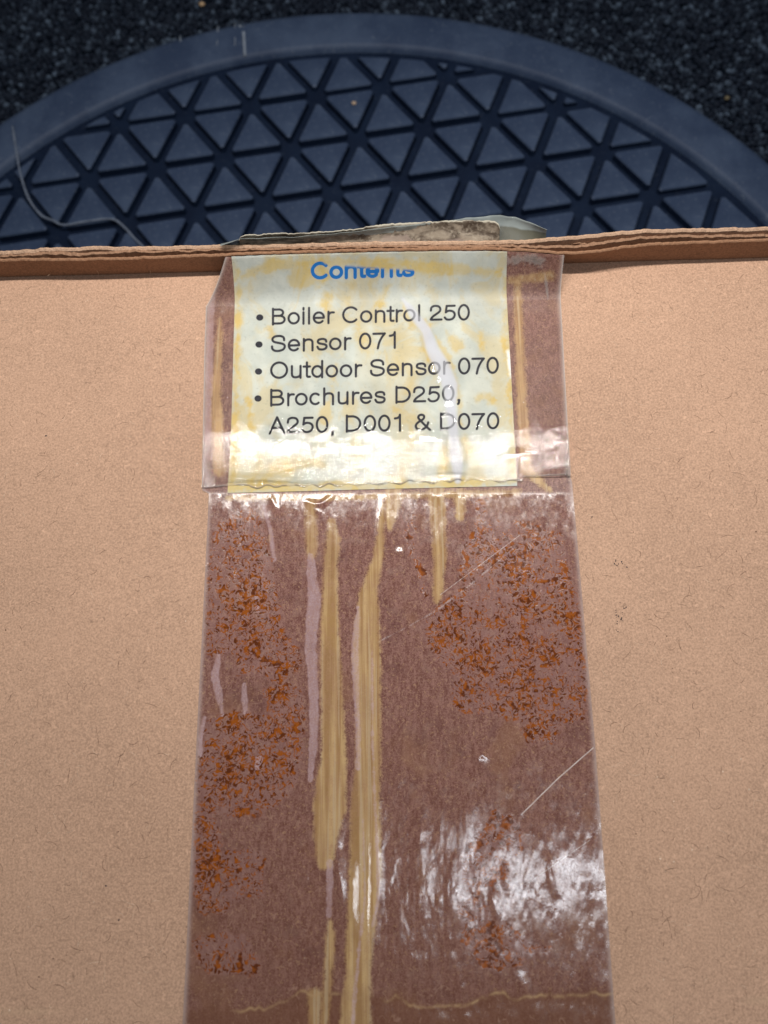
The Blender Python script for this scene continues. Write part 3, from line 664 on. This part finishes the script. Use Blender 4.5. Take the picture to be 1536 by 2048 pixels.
mixs = t.node('ShaderNodeMixShader', {0: t.math('MULTIPLY', fr, t.math('SUBTRACT', .85, t.math('MULTIPLY', t.attr('worn'), .6)), clamp=True), 1: tr, 2: gs}).outputs[0]
df = t.node('ShaderNodeBsdfPrincipled', {'Base Color': t.mix(t.attr('dirt'), (.62, .57, .54), (.07, .055, .045)), 'Roughness': .5}).outputs[0]
mixs = t.node('ShaderNodeMixShader', {0: t.math('MAXIMUM', t.math('MULTIPLY', t.attr('rim'), .45), t.math('MULTIPLY', t.attr('dirt'), .75)), 1: mixs, 2: df}).outputs[0]
t.t.links.new(mixs, t.out.inputs[0])
film = world(link('clear_tape', grid_mesh('clear_tape', P, {'rim': rim, 'dirt': dirt, 'worn': np.clip((640-V)/30, 0, 1), 'rough': .16+.84*np.clip((V-810-50*vnoise(U*.03, V*.05, 87)-60*vnoise(U*.13, V*.10, 89))/70, 0, 1)}), t.m, box, label='wrinkled clear tape over the paper label'))

# ---- what stands up behind the wall: torn label edge and a flap of tape
def stand(name, top, z, mat, label, thick, nrow=10, lean=.0, back=0.0, jag=0.0):
    top = np.array(top, float); px = np.arange(top[0, 0], top[-1, 0]+.1, 3.0); py = np.interp(px, top[:, 0], top[:, 1])
    py = py+jag*(vnoise(px*.12, px*0, 91)-.5)+jag*(vnoise(px*.4, px*0, 92)-.5)
    T = hit(px, py, z); B = np.stack([T[:, 0], np.interp(T[:, 0], *rr)+back, np.full(len(px), HW-.0012)], 1)
    B[:, 0] = hit(px, np.interp(px, [p[0] for p in RR], [p[1] for p in RR]), HW)[:, 0]
    s = np.linspace(0, 1, nrow)[:, None, None]
    P = B[None]*(1-s)+T[None]*s
    P[..., 1] += .0006*np.sin(math.pi*s[..., 0])+.0003*(vnoise(px[None]*.06, s[..., 0]*4, 93)-.5)
    Q = P.copy(); Q[..., 1] += thick
    full = np.concatenate([P, Q[::-1], P[:1]])
    at = np.concatenate([np.broadcast_to(s[..., 0], P.shape[:2]), np.broadcast_to(s[::-1, :, 0], P.shape[:2]), np.zeros((1, len(px)))])
    o = world(link(name, grid_mesh(name, full, {'up': at}), mat, box, label=label)); return o
t = NT('dirty_torn_paper')
n1 = t.noise(420, 4, .65, .5, t.vec((.45, 1, 1))); n2 = t.noise(1300, 3, .6); n4 = t.noise(120, 3, .6)
c = t.mix(t.step(n1, .36, .62), (.075, .052, .036), (.30, .245, .185))
c = t.mix(t.math('MULTIPLY', t.step(n2, .5, .7), .5), c, (.42, .36, .28))
up = t.math('ADD', t.attr('up'), t.math('MULTIPLY', t.math('SUBTRACT', n1, .5), .5))
c = t.mix(t.math('MULTIPLY', t.step(up, .90, .99), .9), c, (.50, .46, .37))
c = t.mix(t.math('MULTIPLY', t.step(t.math('ADD', n4, t.math('MULTIPLY', up, -.5)), .42, .5), .5), c, (.34, .26, .22))
t.principled(Base_Color=c, Roughness=.55, Specular_IOR_Level=.35, Normal=t.bump(n1, .0002, .8))
stand('torn_label_edge', [(478, 482), (480, 475), (490, 471), (530, 469), (620, 467), (700, 460), (760, 452), (830, 446), (900, 442), (960, 442), (988, 444), (997, 449), (1001, 462)], HW+.0022, t.m, 'torn dirty paper edge of the label sticking up behind the wall', .00018, jag=1.6)
t = NT('cloudy_tape_film')
n1 = t.noise(160, 3, .6); up = t.attr('up')
df = t.node('ShaderNodeBsdfPrincipled', {'Base Color': t.mix(t.step(t.math('ADD', up, t.math('MULTIPLY', t.math('SUBTRACT', n1, .5), .3)), .45, .55), (.17, .165, .125), (.36, .40, .39)), 'Roughness': .35}).outputs[0]
tr = t.node('ShaderNodeBsdfTransparent', {'Color': (.85, .86, .84)}).outputs[0]
mixs = t.node('ShaderNodeMixShader', {0: t.step(n1, .3, .7, .45, .72), 1: tr, 2: df}).outputs[0]
t.t.links.new(mixs, t.out.inputs[0])
stand('tape_flap', [(440, 493), (456, 487), (480, 478), (600, 474), (760, 458), (880, 443), (940, 436), (1000, 431), (1030, 434), (1060, 445), (1095, 460)], HW+.0020, t.m, 'stiff cloudy flap of clear tape sticking up behind the wall', .00008, back=.0004)

# ---- fibres, flecks and ink specks in the kraft paper ----------------
def flecks(name, mat, n, rad, length, seed, label=None, spots=()):
    r = random.Random(seed); V = []; F = []
    for _ in range(n):
        px, py = r.uniform(-40, 1576), r.uniform(560, 2080)
        if 400-.05*(py-560) < px < 1130+.075*(py-560): continue
        p = hit(px, py); a = r.uniform(0, 6.28); L = length*r.uniform(.4, 1.6); cv = r.uniform(-1.2, 1.2); pts = []
        for k in range(5):
            pts.append(p.copy()); p = p+L/4*np.array([math.cos(a), math.sin(a), 0]); a += cv*.5
        pts = np.array(pts); pts[:, 2] = und(pts[:, 0], pts[:, 1])+rad*.25
        v, f = tube(pts, rad*np.array([.35, .9, 1, .8, .3])*r.uniform(.7, 1.3), 4); b = len(V); V += list(v); F += [[i+b for i in q] for q in f]
    for px, py, rr_ in spots:
        p = hit(px, py); b = len(V); zz = float(und(p[0], p[1]))
        for k in range(7):
            a = 2*math.pi*k/7; q = rr_*r.uniform(.5, 1.2); V.append((p[0]+q*math.cos(a), p[1]+q*math.sin(a), zz+.00001))
        V.append((p[0], p[1], zz+.00006)); F += [[b+k, b+(k+1) % 7, b+7] for k in range(7)]
    o = world(link(name, mesh(name, V, F, True), mat, box, kind='stuff'))
    if label: o['label'] = label
r_ = random.Random(5)
rs = lambda n, a, b: [(r_.uniform(0, 380), r_.uniform(580, 2040), r_.uniform(a, b)) for _ in range(n)]+[(r_.uniform(1240, 1536), r_.uniform(560, 2040), r_.uniform(a, b)) for _ in range(n)]
flecks('dark_fibres', plain('dark_fibre', (.13, .075, .045), .9), 900, .000032, .0018, 3, None, rs(16, .00008, .00018))
flecks('pale_fibres', plain('pale_fibre', (.66, .50, .37), .8), 800, .000032, .0015, 4, None, rs(14, .0001, .0002))
sm = [(1244+r_.gauss(0, 10), 1126+r_.gauss(0, 5), r_.uniform(.00006, .00022)) for _ in range(14)]+[(1237+r_.gauss(0, 6), 1224+r_.gauss(0, 14), r_.uniform(.00006, .0002)) for _ in range(22)]+[(92, 872, .0002), (1184, 1034, .00018), (212, 1772, .0002), (238, 1840, .0002)]
flecks('ink_specks', plain('ink_speck', (.02, .02, .026), .7), 0, .0001, .001, 9, 'small black ink specks beside the tape', sm)
m_hair = plain('pale_hair', (.55, .40, .28), .7)
for a, b in (((127, 531), (136, 551)), ((193, 540), (197, 550)), ((300, 540), (299, 548)), ((95, 552), (104, 540))):
    p0 = hit(*b); p1 = hit(*a, .0025); p0[2] = .0001
    mid = (p0+p1)/2+np.array([.0003, -.0003, .0002])
    V, F = tube(spline([p0, mid, p1], 4), .00005*np.linspace(1, .5, 9), 4)
    world(link('loose_fibre', mesh('loose_fibre', V, F, True), m_hair, box))
